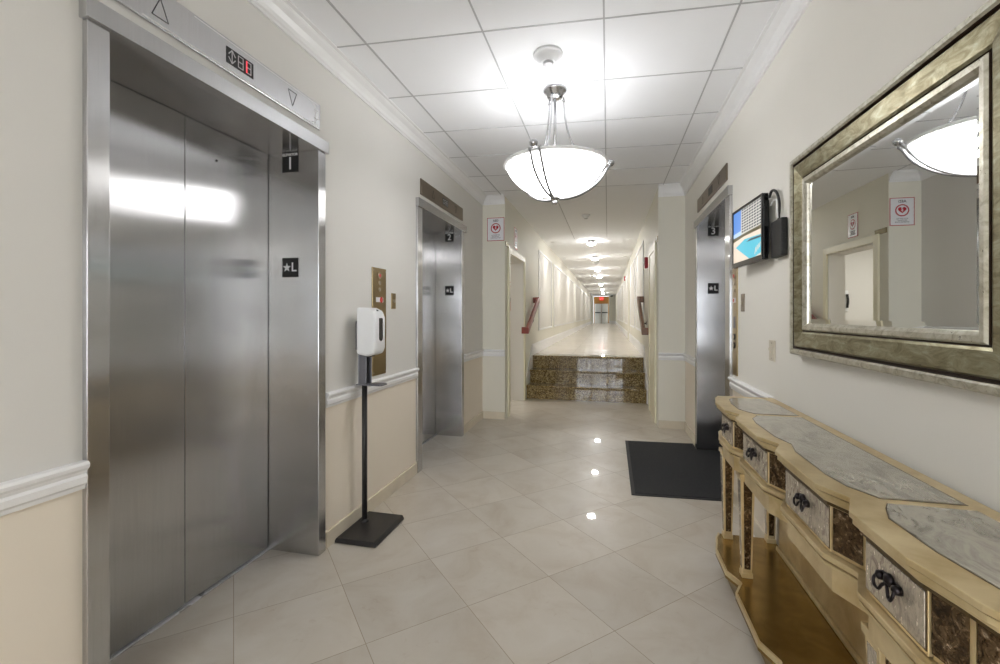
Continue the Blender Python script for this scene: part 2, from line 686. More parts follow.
bm = B()
sweep(bm, [(CL + .002, YP), (XL, YP), (XL, YB)], crown_prof(2.73, ZC, .088))
struct('trim_2', bm, M['trim'])
bm = B()
sweep(bm, [(XR, YB), (XR, YP), (CR - .002, YP)], crown_prof(2.705, ZC, .075))
struct('trim_3', bm, M['trim'])

# chair rails (cut by the elevator casings) and stone bases
RAIL = [(0, .798), (.010, .798), (.012, .810), (.020, .818), (.022, .838), (.016, .846), (.020, .856), (.030, .866), (.032, .876), (.026, .884), (0, .884)]
BASE = [(0, 0), (.012, 0), (.012, .088), (.010, .092), (0, .092)]
n = 4
for path in ([(XL, E1[0] - .012), (XL, YB)], [(XL, E2[0] - .012), (XL, E1[1] + .012)], [(CL + .001, YP), (XL, YP), (XL, E2[1] + .012)],
             [(XR, 2.70), (XR, E3[0] - .012)], [(XR, E3[1] + .012), (XR, YP), (CR - .001, YP)]):
    bm = B()
    sweep(bm, path, RAIL)
    struct('trim_%d' % n, bm, M['trim'])
    n += 1
for nm, path in (('left', [(XL, E1[0] - .012), (XL, YB)]), ('left', [(XL, E2[0] - .012), (XL, E1[1] + .012)]), ('left', [(CL, YP), (XL, YP), (XL, E2[1] + .012)]),
                 ('right', [(XR, YB), (XR, E3[0] - .012)]), ('right', [(XR, E3[1] + .012), (XR, YP), (CR, YP)])):
    bm = B()
    sweep(bm, path, BASE)
    struct('baseboard_' + nm, bm, M['basetile'])
# corridor base mouldings (white, sloping down beside the stairs)
CB = [(0, ZU), (.016, ZU), (.016, ZU + .17), (.010, ZU + .19), (0, ZU + .19)]
bm = B()
sweep(bm, [(CL, YE), (CL, YS + .62)], CB)
prism(bm, [(YS - .03, 0), (YS + .66, 0), (YS + .66, ZU + .19), (YS + .60, ZU + .19), (YS - .03, .30)], lambda p, k: (CL + (.014 if k else 0), p[0], p[1]))
struct('baseboard_corridor_left', bm, M['trim'])
bm = B()
sweep(bm, [(CR, YS + .62), (CR, YE)], CB)
prism(bm, [(YS - .03, 0), (YS + .66, 0), (YS + .66, ZU + .19), (YS + .60, ZU + .19), (YS - .03, .30)], lambda p, k: (CR - (.014 if k else 0), p[0], p[1]))
struct('baseboard_corridor_right', bm, M['trim'])

# ------------------------------------------------------------------ stairs
st = thing('granite_staircase', 'speckled brown granite stairs of three steps up to the corridor', 'stairs', ((CL + CR) / 2, YS, 0))
for k in range(3):
    z0, z1, y = .21 * k, .21 * (k + 1), YS + .31 * k
    bm = B()
    box(bm, CL + .016, CR - .016, y, YS + .93, z0 + (.0005 if k else 0), z1 - .034)
    s1 = obj('step', bm, M['granite'], st)
    bm = B()
    ye = y + .33 if k < 2 else YS + .90
    prof = [(y - .022, z1 - .034), (ye, z1 - .034), (ye, z1), (y - .016, z1), (y - .024, z1 - .006), (y - .026, z1 - .017), (y - .024, z1 - .028)]
    prism(bm, prof, lambda p, q: (CR - .016 if q else CL + .016, p[0], p[1] + (.0004 if k == 2 else 0)))
    obj('nosing', bm, M['granite'], s1)

# ------------------------------------------------------------------ doorways
def casing(bm, x, side, y0, y1, z1, w=.085, d=.022):
    a, b = x, x + side * d
    box(bm, a, b, y0 - w, y0, 0, z1 + w)
    box(bm, a, b, y1, y1 + w, 0, z1 + w)
    box(bm, a, b, y0, y1, z1, z1 + w)


bm = B()
casing(bm, CL, 1, DL0, DL1, DLZ)
d1 = struct('door_1', bm, M['cream'], .003)
bm = B()
box(bm, CL - .2, CL, DL0 - .001, DL0 + .004, 0, DLZ)
box(bm, CL - .2, CL, DL1 - .012, DL1 + .001, 0, DLZ)
box(bm, CL - .2, CL, DL0, DL1, DLZ - .012, DLZ)
obj('door_jamb', bm, M['panelwhite'], d1)
bm = B()
DR0, DR1, DRZ = 5.86, 6.52, 2.13
casing(bm, CR, -1, DR0, DR1, DRZ, w=.10)
box(bm, CR - .012, CR, DR0, DR1, 0, DRZ)
d2 = struct('door_2', bm, M['cream'], .003)
bm = B()
box(bm, CR - .016, CR - .011, DR0 + .10, DR1 - .10, 1.15, 1.95)
box(bm, CR - .016, CR - .011, DR0 + .10, DR1 - .10, .20, .95)
obj('door_panel', bm, M['cream'], d2, .002)
# ------------------------------------------------------------------ elevators
def star(bm, c, r, rt, up, d, mi=0):
    c, rt, up, d = map(Vector, (c, rt, up, d))
    pts = []
    for i in range(10):
        a = math.pi / 2 + i * math.pi / 5
        q = r if i % 2 == 0 else r * .40
        pts.append((q * math.cos(a), q * math.sin(a)))
    prism(bm, pts, lambda p, k: c + rt * p[0] + up * p[1] + d * (.001 if k else 0), mi)


def elevator(which, side, wall, front, back, yo0, yi0, yi1, yo1, oz, hz, hy0, hy1, label, number, plate_x, plate_z1, plate_z2, pw, seam):
    """side +1: entrance in the left wall facing +X; -1: right wall facing -X"""
    s = side
    e = thing('elevator_entrance', label, 'elevator', (wall, (yi0 + yi1) / 2, 0), 'elevator entrances of the lobby')
    stl = M['steel']
    # jambs: front strip + deep return, each a mesh of its own
    for (a, b, q) in ((yo0, yi0, 0), (yi1, yo1, 1)):
        bm = B()
        yy0, yy1 = (a, b)
        yr = yi0 - .02 if q == 0 else yi1 + .02
        yi = yi0 if q == 0 else yi1
        yo = yo0 if q == 0 else yo1
        prism(bm, [(front, yo), (front, yi), (back - s * .05, yi), (back - s * .05, yr), (wall - s * .02, yr), (wall - s * .02, yo)], lambda p, k: (p[0], p[1], oz if k else .001))
        obj('jamb', bm, stl, e, .0025)
    bm = B()
    box(bm, wall - s * .02, front + s * .012, hy0, hy1, oz, hz)
    obj('header', bm, stl, e, .0025)
    bm = B()
    box(bm, back - s * .05, wall - s * .018, yi0 - .02, yi1 + .02, oz, oz + .02)
    obj('soffit', bm, M['steel_dk'], e)
    # two leaves
    for a, b, off in ((yi0 + .001, seam - .003, 0), (seam + .003, yi1 - .004, .004)):
        bm = B()
        box(bm, back - s * .03, back - s * off, a, b, .012, oz - .002)
        d = obj('door_panel', bm, M['steel_dk'], e, .002)
        if off and number == '1':
            bm = B()
            lathe(bm, [(.006, 0), (.006, s * .0025), (.001, s * .003)], (back - s * off, seam + .17, 2.085), 12, 'X')
            obj('key_hole', bm, M['black'], d)
    bm = B()
    box(bm, back - s * .06, back - s * .035, yi0 - .02, yi1 + .02, 0, oz + .02)
    obj('shaft_back', bm, M['void'], e)
    bm = B()
    box(bm, back - s * .06, back + s * .012, yi0, yi1, .0005, .005)
    for i in range(3):
        box(bm, back - s * (.01 - .008 * i), back - s * (.006 - .008 * i), yi0, yi1, .005, .007)
    obj('sill', bm, M['steel_lt'], e)
    # plates on the far return: face looks towards -Y
    py = yi1
    rt, up = (s * -1 * -1, 0, 0), (0, 0, 1)
    rt = (1, 0, 0)
    for z, kind in ((plate_z1, 'n'), (plate_z2, 'l')):
        bm = B()
        h = pw * 1.05
        box(bm, plate_x - pw / 2, plate_x + pw / 2, py - .003, py + .001, z - h / 2, z + h / 2)
        p = obj('number_plate' if kind == 'n' else 'floor_plate', bm, M['black'], e, .001)
        p['label'] = ('black plate reading ELEVATOR %s' % number) if kind == 'n' else 'black plate with a white star and L'
        if kind == 'n':
            lettering('lettering', number, pw * .95, M['letter'], p, (plate_x, py - .0035, z - .008), rt, up, bold=.0006)
            lettering('lettering', 'ELEVATOR', pw * .20, M['letter'], p, (plate_x, py - .0035, z + h / 2 - .011), rt, up, bold=.0004)
        else:
            bm = B()
            star(bm, (plate_x - pw * .20, py - .0032, z), pw * .26, (1, 0, 0), (0, 0, 1), (0, -1, 0))
            obj('star', bm, M['letter'], p)
            lettering('lettering', 'L', pw * .68, M['letter'], p, (plate_x + pw * .23, py - .0035, z), rt, up, bold=.001)
    return e


elevator(1, 1, XL, -1.545, -1.865, 1.038, 1.103, 2.165, 2.228, DZ, 2.302, 1.028, 2.243,
         'nearest steel elevator entrance, wide open view of both doors, plate number 1', '1', -1.724, 2.178, 1.592, .103, 1.648)
elevator(2, 1, XL, -1.545, -1.845, 3.492, 3.585, 4.652, 4.722, 2.238, 2.312, 3.488, 4.79,
         'steel elevator entrance with plate number 2, beyond the sanitizer stand', '2', -1.688, 2.18, 1.592, .098, 4.12)
elevator(3, -1, XR, .85, 1.16, 3.525, 3.655, 4.752, 4.835, 2.19, 2.26, 3.522, 4.842,
         'steel elevator entrance with plate number 3, in the wall beside the television', '3', 1.0, 2.15, 1.585, .098, 4.2)


def seg_digit(bm, o, w, h, rt, up, d, mi=0, on='abcdefg', th=.006):
    o, rt, up, d = map(Vector, (o, rt, up, d))
    R = {'a': (0, w, h - th, h), 'g': (0, w, h / 2 - th / 2, h / 2 + th / 2), 'd': (0, w, 0, th), 'f': (0, th, h / 2, h), 'b': (w - th, w, h / 2, h), 'e': (0, th, 0, h / 2), 'c': (w - th, w, 0, h / 2)}
    for k in on:
        x0, x1, z0, z1 = R[k]
        g = .0012
        prism(bm, [(x0 + g, z0 + g), (x1 - g, z0 + g), (x1 - g, z1 - g), (x0 + g, z1 - g)], lambda p, q: o + rt * p[0] + up * p[1] + d * (.001 if q else 0), mi)


def indicator(side, wall, y0, y1, z0, z1, label, mats, lit, engr, dy0, dy1, big):
    """long indicator plate over an entrance; 'right' as seen by a viewer facing it"""
    s = side
    x1 = wall + s * .012
    e = thing('floor_indicator', label, 'indicator', (wall, (y0 + y1) / 2, z0), 'indicator plates over the elevators')
    bm = B()
    box(bm, wall, x1, y0, y1, z0, z1)
    obj('plate', bm, mats, e, .003)
    rt = Vector((0, s, 0))            # viewer's right
    up = Vector((0, 0, 1))
    n = Vector((s, 0, 0))
    zc = (z0 + z1) / 2
    left, right = (y0, y1) if s > 0 else (y1, y0)
    L = abs(y1 - y0)

    def line(bm, pts, w=.0035):
        for a, b in zip(pts, pts[1:]):
            a, b = Vector(a), Vector(b)
            dd = (b - a).normalized()
            nn = Vector((-dd.y, dd.x)) * w / 2
            q = [a + nn, b + nn, b - nn, a - nn]
            prism(bm, q, lambda p, k: Vector((x1, left, 0)) + rt * p.x + up * p.y + n * (.0008 if k else -.0004))
    tri_h = (z1 - z0) * .52
    for f, dirn in ((.152 if big else .24, 1), (.79, -1)):
        bm = B()
        c = f * L
        hw = tri_h * .42
        zb, zt = (zc - tri_h / 2, zc + tri_h / 2) if dirn > 0 else (zc + tri_h / 2, zc - tri_h / 2)
        line(bm, [(c - hw, zb), (c, zt), (c + hw, zb), (c - hw, zb)])
        obj('arrow_outline', bm, engr, e)
    bm = B()
    box(bm, x1 - .002, x1 + .002, dy0, dy1, zc - .034, zc + .034)
    d = obj('display', bm, M['black'], e, .001)
    dl, w = (dy0, dy1 - dy0) if s > 0 else (dy1, dy1 - dy0)
    bm = B()
    o = Vector((x1 + .002, dl, zc)) + rt * .012
    zz = .026
    pts = [(0.0, .0), (.018, .026), (.036, .0)]
    base = Vector((x1 + .002, dl, zc)) + rt * .01
    def line2(pts, w=.004):
        for a, b in zip(pts, pts[1:]):
            a, b = Vector(a), Vector(b)
            dd = (b - a).normalized()
            nn = Vector((-dd.y, dd.x)) * w / 2
            prism(bm, [a + nn, b + nn, b - nn, a - nn], lambda p, k: base + rt * p.x + up * p.y + n * (.0008 if k else 0))
    line2([(.0, .006), (.018, .028), (.036, .006)])
    line2([(.0, -.006), (.018, -.028), (.036, -.006)])
    line2([(.018, .028), (.018, -.028)])
    obj('arrow_sign', bm, M['seg'], d)
    for i, on in ((0, 'abcdefg'), (1, 'abcdefg')):
        bm = B()
        seg_digit(bm, Vector((x1 + .002, dl, zc - .027)) + rt * (.058 + .044 * i), .032, .054, rt, up, n, 0, on)
        obj('digit', bm, M['seg'], d)
    if lit:
        bm = B()
        seg_digit(bm, Vector((x1 + .0026, dl, zc - .027)) + rt * .102, .032, .054, rt, up, n, 0, 'ef', .009)
        obj('lit_segment', bm, M['segred'], d)
    if big:
        bm = B()
        line(bm, [(L - .075, z1 - .022), (L - .045, z1 - .022), (L - .045, z0 + .022), (L - .075, z0 + .022)], .006)
        line(bm, [(L - .06, zc + .022), (L - .02, zc + .022), (L - .02, zc - .022), (L - .06, zc - .022)], .006)
        line(bm, [(.30, z1 - .010), (L - .02, z1 - .010)], .004)
        line(bm, [(.10, z0 + .010), (L - .02, z0 + .010)], .004)
        obj('corner_mark', bm, M['letter'], e)
    return e


indicator(1, XL, 1.11, 2.192, 2.352, 2.492, 'long bright steel indicator plate above elevator 1 with red-lit display', M['steel_lt'], True, M['engrave'], 1.559, 1.706, True)
indicator(1, XL, 3.578, 4.715, 2.36, 2.497, 'long dark steel indicator plate above elevator 2', M['steel_br'], False, M['engrave'], 4.09, 4.24, False)
indicator(-1, XR, 3.653, 4.775, 2.335, 2.462, 'long dark steel indicator plate above elevator 3, right of the corridor', M['steel_br'], True, M['engrave'], 4.11, 4.26, False)


# ------------------------------------------------------------------ call panels and switches
def disc(bm, c, r, s, d=.004, seg=20):
    lathe(bm, [(r, 0), (r, s * d), (r * .8, s * (d + .001)), (.0005, s * (d + .001))], c, seg, 'X')


def call_panel(side, wall, y0, y1, z0, z1, label, m):
    s = side
    e = thing('call_panel', label, 'elevator panel', (wall, (y0 + y1) / 2, z0), 'elevator call panels')
    bm = B()
    box(bm, wall, wall + s * .008, y0, y1, z0, z1)
    obj('plate', bm, m, e, .002)
    yc, x = (y0 + y1) / 2, wall + s * .008
    H = z1 - z0
    bm = B()
    disc(bm, (x, yc, z0 + .93 * H), .022, s)
    q = obj('key_switch', bm, M['button'], e)
    bm = B()
    disc(bm, (x + s * .005, yc, z0 + .93 * H), .013, s, .002)
    obj('red_ring', bm, M['redlens'], q)
    for f in (.86, .80):
        bm = B()
        disc(bm, (x, yc, z0 + f * H), .014, s)
        obj('key_switch', bm, M['button'], e)
    bm = B()
    w = (y1 - y0) * .26
    box(bm, x - s * .001, x + s * .002, yc - w, yc + w, z0 + .68 * H, z0 + .725 * H)
    q = obj('warning_label', bm, M['whitesign'], e)
    bm = B()
    disc(bm, (x + s * .002, yc + w * .45, z0 + .7025 * H), w * .42, s, .001)
    obj('red_mark', bm, M['redlens'], q)
    for f in (.36, .28):
        bm = B()
        disc(bm, (x, yc, z0 + f * H), .022, s, .005)
        q = obj('call_button', bm, M['black'], e)
        bm = B()
        disc(bm, (x + s * .005, yc, z0 + f * H), .012, s, .002)
        obj('button_face', bm, M['button'], q)
    bm = B()
    box(bm, x - s * .001, x + s * .002, y0 + .035, y1 - .035, z0 + .44 * H, z0 + .55 * H)
    obj('instruction_plate', bm, M['textgrey'], e)
    for yy in (y0 + .015, y1 - .015):
        for zz in (z0 + .02, z1 - .02):
            bm = B()
            disc(bm, (x, yy, zz), .006, s, .002, 10)
            obj('screw', bm, M['button'], e)


call_panel(1, XL, 2.767, 2.96, .908, 1.655, 'tall brass call panel on the wall behind the sanitizer stand', M['brass'])
call_panel(-1, XR, 3.385, 3.50, .905, 1.652, 'tall brass call panel on the right wall below the television', M['brass'])


def small_switch(side, wall, y0, y1, z0, z1, label, m, m2, toggle=True):
    s = side
    e = thing('switch_plate', label, 'switch', (wall, (y0 + y1) / 2, z0))
    bm = B()
    box(bm, wall, wall + s * .007, y0, y1, z0, z1)
    obj('plate', bm, m, e, .002)
    yc, zc = (y0 + y1) / 2, (z0 + z1) / 2
    bm = B()
    if toggle:
        prism(bm, [(0, -.012), (.006, -.012), (.016, .010), (.010, .014), (0, .012)], lambda p, k: (wall + s * (.007 + p[0]), yc + (-.005 if k else .005), zc + p[1]))
        obj('toggle', bm, m2, e)
    else:
        disc(bm, (wall + s * .007, yc, zc), .014, s, .005)
        obj('key_switch', bm, m2, e)
    for zz in (z0 + .015, z1 - .015):
        bm = B()
        disc(bm, (wall + s * .007, yc, zz), .004, s, .001, 10)
        obj('screw', bm, M['button'], e)


small_switch(1, XL, 3.049, 3.115, 1.372, 1.488, 'small brass key switch plate right of the left call panel', M['brass'], M['button'], False)
small_switch(-1, XR, 3.228, 3.295, 1.35, 1.466, 'small steel key switch plate on the right wall, under the television', M['steel_br'], M['button'], False)
small_switch(-1, XR, 2.672, 2.755, 1.078, 1.19, 'ivory light switch plate between television and mirror', M['switch'], M['switch'])

# ------------------------------------------------------------------ hand sanitizer stand
SX, SY = -1.49, 2.55
e = thing('sanitizer_stand', 'black floor stand with white hand sanitizer dispenser beside elevator 1', 'sanitizer stand', (SX + .09, SY - .06, 0))
bm = B()
prism(bm, [(-1.548, 0), (-1.285, 0), (-1.285, .012), (-1.296, .030), (-1.537, .030), (-1.548, .012)], lambda p, k: (p[0], 2.685 if k else 2.315, p[1] + .001))
obj('base_plate', bm, M['blackmetal'], e, .004)
bm = B()
lathe(bm, [(.026, .03), (.026, .036), (.0175, .040), (.0175, .045)], (SX, SY, 0), 20)
lathe(bm, [(.0165, .035), (.0165, .90)], (SX, SY, 0), 20)
obj('pole', bm, M['blackmetal'], e)
bm = B()
box(bm, SX - .028, SX + .030, SY + .03, SY + .036, .895, 1.10)
box(bm, SX - .028, SX - .022, SY - .03, SY + .036, .895, 1.10)
box(bm, SX - .022, SX + .026, SY - .026, SY - .020, .895, 1.10)
obj('bracket', bm, M['greybracket'], e, .002)
bm = B()
prism(bm, [(-.034, -.045), (.125, -.045), (.14, -.03), (.14, .03), (.125, .045), (-.034, .045)], lambda p, k: (SX + p[0], SY + p[1], .896 if k else .889))
box(bm, SX + .05, SX + .13, SY - .04, SY + .04, .896, .899)
obj('drip_tray', bm, M['greybracket'], e, .002)
bm = B()
box(bm, SX - .034, SX - .016, SY - .05, SY + .05, 1.11, 1.29)
obj('wall_mount', bm, M['greybracket'], e, .003)
bm = B()
sec = [(-.020, 1.085), (-.020, 1.375), (.052, 1.372), (.094, 1.352), (.110, 1.31), (.110, 1.12), (.096, 1.085), (.052, 1.072)]
prism(bm, sec, lambda p, k: (SX + p[0], SY + (.068 if k else -.068), p[1]))
dsp = obj('dispenser', bm, M['white'], e, .016)
dsp.modifiers['bevel'].segments = 4
for p in dsp.data.polygons:
    p.use_smooth = True
bm = B()
rows = []
for q in range(25):
    z = 1.163 + .197 * q / 24
    e_ = min(z - 1.163, 1.36 - z)
    w = .022 if e_ >= .022 else math.sqrt(max(1e-6, .022 ** 2 - (.022 - e_) ** 2))
    x = SX + (.1125 if z < 1.302 else .1125 - (z - 1.302) * .46)
    rows.append([bm.verts.new((x, SY + .004 - w, z)), bm.verts.new((x, SY + .004 + w, z)), bm.verts.new((x - .02, SY + .004 + w, z)), bm.verts.new((x - .02, SY + .004 - w, z))])
for a, b in zip(rows, rows[1:]):
    for k in range(4):
        bm.faces.new((a[k], a[(k + 1) % 4], b[(k + 1) % 4], b[k]))
obj('level_window', bm, M['smoke'], dsp)
bm = B()
box(bm, SX + .02, SX + .06, SY - .02, SY + .02, 1.066, 1.078)
obj('nozzle', bm, M['blackbox'], dsp, .004)

# ------------------------------------------------------------------ floor mat
m = thing('door_mat', 'black ribbed entrance mat on the marble in front of elevator 3', 'mat', (.5, 4.2, 0))
bm = B()
P = [(.168, 3.437), (.846, 3.478), (.846, 3.662), (1.135, 3.662), (1.135, 4.745), (.846, 4.745), (.846, 4.945), (.176, 4.90)]
slab(bm, P, .0008, .006)
obj('rubber_edge', bm, M['matedge'], m, .002)
bm = B()
Q = [(.196, 3.466), (.825, 3.504), (.825, 3.690), (1.11, 3.690), (1.11, 4.722), (.825, 4.722), (.825, 4.917), (.204, 4.874)]
slab(bm, Q, .005, .010)
obj('pile', bm, M['mat'], m, .002)

# ------------------------------------------------------------------ pendant lamp
RZ = 2.322


def pendant(PX, PY, label, power):
    e = thing('pendant_lamp', label, 'lamp', (PX, PY, ZC), 'bowl pendant lamps of the lobby')
    bm = B()
    lathe(bm, [(.080, 0), (.080, -.010), (.074, -.020), (.056, -.036), (.050, -.056), (.022, -.064), (.0005, -.065)], (PX, PY, ZC), 32)
    obj('canopy', bm, M['nickel'], e)
    bm = B()
    lathe(bm, [(.010, -.06), (.010, -.47)], (PX, PY, ZC), 16)
    obj('stem', bm, M['nickel'], e)
    bm = B()
    outer = [(.322, RZ - .004), (.316, RZ - .026), (.298, RZ - .060), (.266, RZ - .100), (.222, RZ - .137), (.170, RZ - .167), (.110, RZ - .187), (.05, RZ - .196), (.010, RZ - .198)]
    inner = [(.010, RZ - .192), (.05, RZ - .190), (.108, RZ - .181), (.166, RZ - .161), (.217, RZ - .131), (.260, RZ - .095), (.291, RZ - .055), (.308, RZ - .020), (.312, RZ - .002)]
    lathe(bm, outer, (PX, PY, 0), 64, cap=False)
    lathe(bm, [outer[-1]] + inner + [outer[0]], (PX, PY, 0), 64, 'Z', 1, cap=False)
    bowl = obj('glass_bowl', bm, [M['bowl'], M['frost']], e)
    bm = B()
    lathe(bm, [(.308, RZ - .004), (.326, RZ - .008), (.340, RZ - .004), (.346, RZ + .003), (.342, RZ + .011), (.330, RZ + .013), (.316, RZ + .006), (.308, RZ + .002), (.308, RZ - .004)], (PX, PY, 0), 64, cap=False)
    obj('rim', bm, M['frost'], bowl)
    A0 = math.radians(-2)
    for i, ang in enumerate((math.radians(16), math.radians(257), math.radians(136))):
        ux, uy = math.cos(ang), math.sin(ang)
        tx, ty = -uy, ux
        # rod from the canopy flaring out to the rim
        prof = spline([(.060, ZC - .050), (.063, ZC - .14), (.078, ZC - .24), (.112, ZC - .345), (.165, RZ + .072), (.225, RZ + .010), (.262, RZ - .05)], 8)
        bm = B()
        tube(bm, [(PX + ux * p.x, PY + uy * p.x, p.y) for p in prof], .0062, 10)
        lathe(bm, [(.001, -.012), (.009, -.008), (.012, 0), (.009, .008), (.001, .012)], (PX + ux * .060, PY + uy * .060, ZC - .072), 14)
        obj('rod', bm, M['nickel'], e)
        # twin straps curving under the bowl to the finial
        for sg in (-1, 1):
            pr = spline([(.366, RZ + .010), (.345, RZ - .012), (.318, RZ - .058), (.28, RZ - .104), (.228, RZ - .146), (.16, RZ - .183), (.09, RZ - .204), (.030, RZ - .212)], 8)
            bm = B()
            tube(bm, [(PX + ux * p.x + tx * sg * .030 * min(1, p.x / .30), PY + uy * p.x + ty * sg * .030 * min(1, p.x / .30), p.y - .009) for p in pr], .0088, 8)
            obj('strap', bm, M['nickel_dk'], e)
        bm = B()
        tube(bm, [(PX + ux * .362 + tx * q, PY + uy * .362 + ty * q, RZ + .006) for q in (-.042, .042)], .0065, 10)
        lathe(bm, [(.001, .0), (.014, .003), (.024, .016), (.026, .028), (.017, .040), (.001, .044)], (PX + ux * .376, PY + uy * .376, RZ + .002), 18)
        obj('rim_clip', bm, M['nickel'], e)
    bm = B()
    lathe(bm, [(.030, RZ - .208), (.033, RZ - .217), (.020, RZ - .226), (.011, RZ - .232), (.016, RZ - .240), (.0175, RZ - .249), (.012, RZ - .257), (.001, RZ - .260)], (PX, PY, 0), 24)
    obj('finial', bm, M['nickel'], e)
    for a in (0, 2.1, 4.2):
        bm = B()
        lathe(bm, [(.001, 0), (.02, .01), (.03, .05), (.022, .085), (.012, .10)], (PX + .13 * math.cos(a), PY + .13 * math.sin(a), RZ - .15), 16)
        obj('light_bulb', bm, M['lens'], e)
    lamp('POINT', 'pendant_bulb_light', (PX, PY, RZ - .06), power, (.98, .985, 1), .06)


pendant(-.344, 3.0, 'hanging bowl lamp of white frosted glass on curved nickel rods over the lobby', 6.5)
pendant(-.344, -2.0, 'added frosted bowl lamp, unseen behind the viewer nearer the entrance glass, as fill light', 6)  # unseen copy of the lobby lamp, added to lift ceiling and wall light

# ------------------------------------------------------------------ ceiling fittings
def detector(x, y, r, label, h=.05):
    e = thing('smoke_detector', label, 'smoke detector', (x, y, ZC), 'round white detectors on the ceiling')
    bm = B()
    lathe(bm, [(r, 0), (r, -.012), (r * .95, -.016), (r * .78, -.018), (r * .76, -.030), (r * .56, -.034), (r * .50, -h)], (x, y, ZC), 32)
    obj('housing', bm, M['white'], e)
    bm = B()
    lathe(bm, [(r * .36, -h + .002), (r * .36, -h - .010), (r * .20, -h - .012), (.001, -h - .012)], (x, y, ZC), 20)
    obj('sensor_head', bm, M['seg'], e)


detector(-.336, 2.58, .085, 'stepped white smoke detector on the ceiling nearest, above the pendant lamp')
detector(-.322, 6.88, .065, 'round white smoke detector on the ceiling over the stairs')
detector(-.32, 13.2, .09, 'white smoke detector far down the corridor ceiling, after the second downlight')
detector(-.32, 18.4, .09, 'white smoke detector farthest down the corridor ceiling')

DL = [9.3, 11.9, 14.9, 17.8, 22.4, 27.0, 31.5]
ORD = ['nearest', 'second', 'third', 'fourth', 'fifth', 'sixth', 'seventh and farthest']
for i, y in enumerate(DL):
    e = thing('downlight', '%s bright downlight along the middle of the corridor ceiling' % ORD[i], 'ceiling light', (-.33, y, ZC), 'corridor ceiling downlights')
    bm = B()
    lathe(bm, [(.06, 0), (.06, -.035), (.082, -.04), (.088, -.052), (.08, -.056)], (-.33, y, ZC), 24)
    obj('trim_ring', bm, M['white'], e)
    bm = B()
    lathe(bm, [(.078, -.054), (.074, -.070), (.055, -.088), (.028, -.096), (.001, -.098)], (-.33, y, ZC), 24)
    obj('lens', bm, M['dome_lens'], e)
# wall washers along both corridor walls
WL = [9.3 + 2.75 * k for k in range(9)]
for side, x in ((1, CL), (-1, CR)):
    for i, y in enumerate(WL):
        lx = x + side * .15
        e = thing('wall_washer', '%s small recessed spotlight from the stairs above the %s corridor wall' % (('first', 'second', 'third', 'fourth', 'fifth', 'sixth', 'seventh', 'eighth', 'ninth')[i], 'left' if side > 0 else 'right'), 'ceiling light', (lx, y, ZC), 'wall washing spotlights')
        bm = B()
        lathe(bm, [(.055, 0), (.055, -.004), (.038, -.006), (.036, -.001)], (lx, y, ZC), 20)
        obj('trim_ring', bm, M['white'], e)
        bm = B()
        lathe(bm, [(.034, -.001), (.034, -.003), (.001, -.003)], (lx, y, ZC), 16)
        obj('lens', bm, M['seg'], e)
        lamp('SPOT', 'washer_lamp', (lx, y, ZC - .02), 14, (1, .97, .93), .02, rot=(0, math.radians(8) * side, 0), spot=50, blend=.8)

# ------------------------------------------------------------------ corridor walls: framed panels
def framed(side, x, y0, y1, z0, z1, k):
    bm = B()
    w, d = .035, .016
    a, b = x, x + side * d
    box(bm, a, b, y0, y1, z0, z0 + w, 0)
    box(bm, a, b, y0, y1, z1 - w, z1, 0)
    box(bm, a, b, y0, y0 + w, z0 + w, z1 - w, 0)
    box(bm, a, b, y1 - w, y1, z0 + w, z1 - w, 0)
    box(bm, a, x + side * .004, y0 + w, y1 - w, z0 + w, z1 - w, 1)
    struct('trim_%d' % k, bm, [M['trim'], M['panelwhite']], .003)


k = 20
for y0, y1 in ((8.37, 10.37), (10.78, 17.4), (18.2, 21.2), (22.0, 25.0), (25.8, 28.8), (29.6, 32.6)):
    framed(1, CL, y0, y1, 1.03, 2.55, k)
    k += 1
for y0, y1 in ((7.75, 9.7), (10.2, 12.2), (13.9, 16.2), (17.4, 20.4), (21.4, 24.4), (25.4, 28.4)):
    framed(-1, CR, y0, y1, 1.03, 2.55, k)
    k += 1
# vertical pier on the right corridor wall
bm = B()
box(bm, CR - .03, CR, 12.6, 13.3, ZU, ZC)
struct('trim_%d' % k, bm, M['wall_c'])

# far end of the corridor
bm = B()
box(bm, CL, -1.10, YE, YE + .15, ZU, ZC)
box(bm, .07, CR, YE - .3, YE + .15, ZU, ZC)
box(bm, -1.10, .07, YE, YE + .15, 2.76, ZC)
struct('wall_end', bm, M['wall_c'])
bm = B()
box(bm, .07, CR - .016, YE - .314, YE - .30, ZU, ZU + .22)
struct('baseboard_end', bm, M['trim'])
bm = B()
box(bm, -1.10, .07, YE + .5, YE + .6, ZU, 2.76)
struct('wall_end', bm, M['brownwall'])
bm = B()
for a, b in ((-1.03, -.53), (-.50, 0.0)):
    box(bm, a, b, YE + .45, YE + .499, ZU, 2.18)
d3 = struct('door_3', bm, M['greydoor'], .005)
for a, b in ((-1.0, -.56), (-.47, -.03)):
    bm = B()
    box(bm, a, b, YE + .41, YE + .45, 1.44, 1.52)
    obj('push_bar', bm, M['blackmetal'], d3)
e = thing('exit_sign', 'small red lit exit sign over the doors at the corridor end', 'exit sign', (-.5, YE + .43, 2.5))
bm = B()
box(bm, -.66, -.33, YE + .40, YE + .499, 2.46, 2.70)
obj('housing', bm, M['exit'], e, .01)
lettering('lettering', 'EXIT', .15, M['letter'], e, (-.495, YE + .398, 2.58), (1, 0, 0), (0, 0, 1))
e = thing('security_camera', 'dark dome camera under the ceiling at the far corridor end', 'security camera', (.28, YE - .36, ZC))
bm = B()
lathe(bm, [(.11, 0), (.11, -.04), (.10, -.05)], (.28, YE - .46, ZC), 24)
obj('mount', bm, M['white'], e)
bm = B()
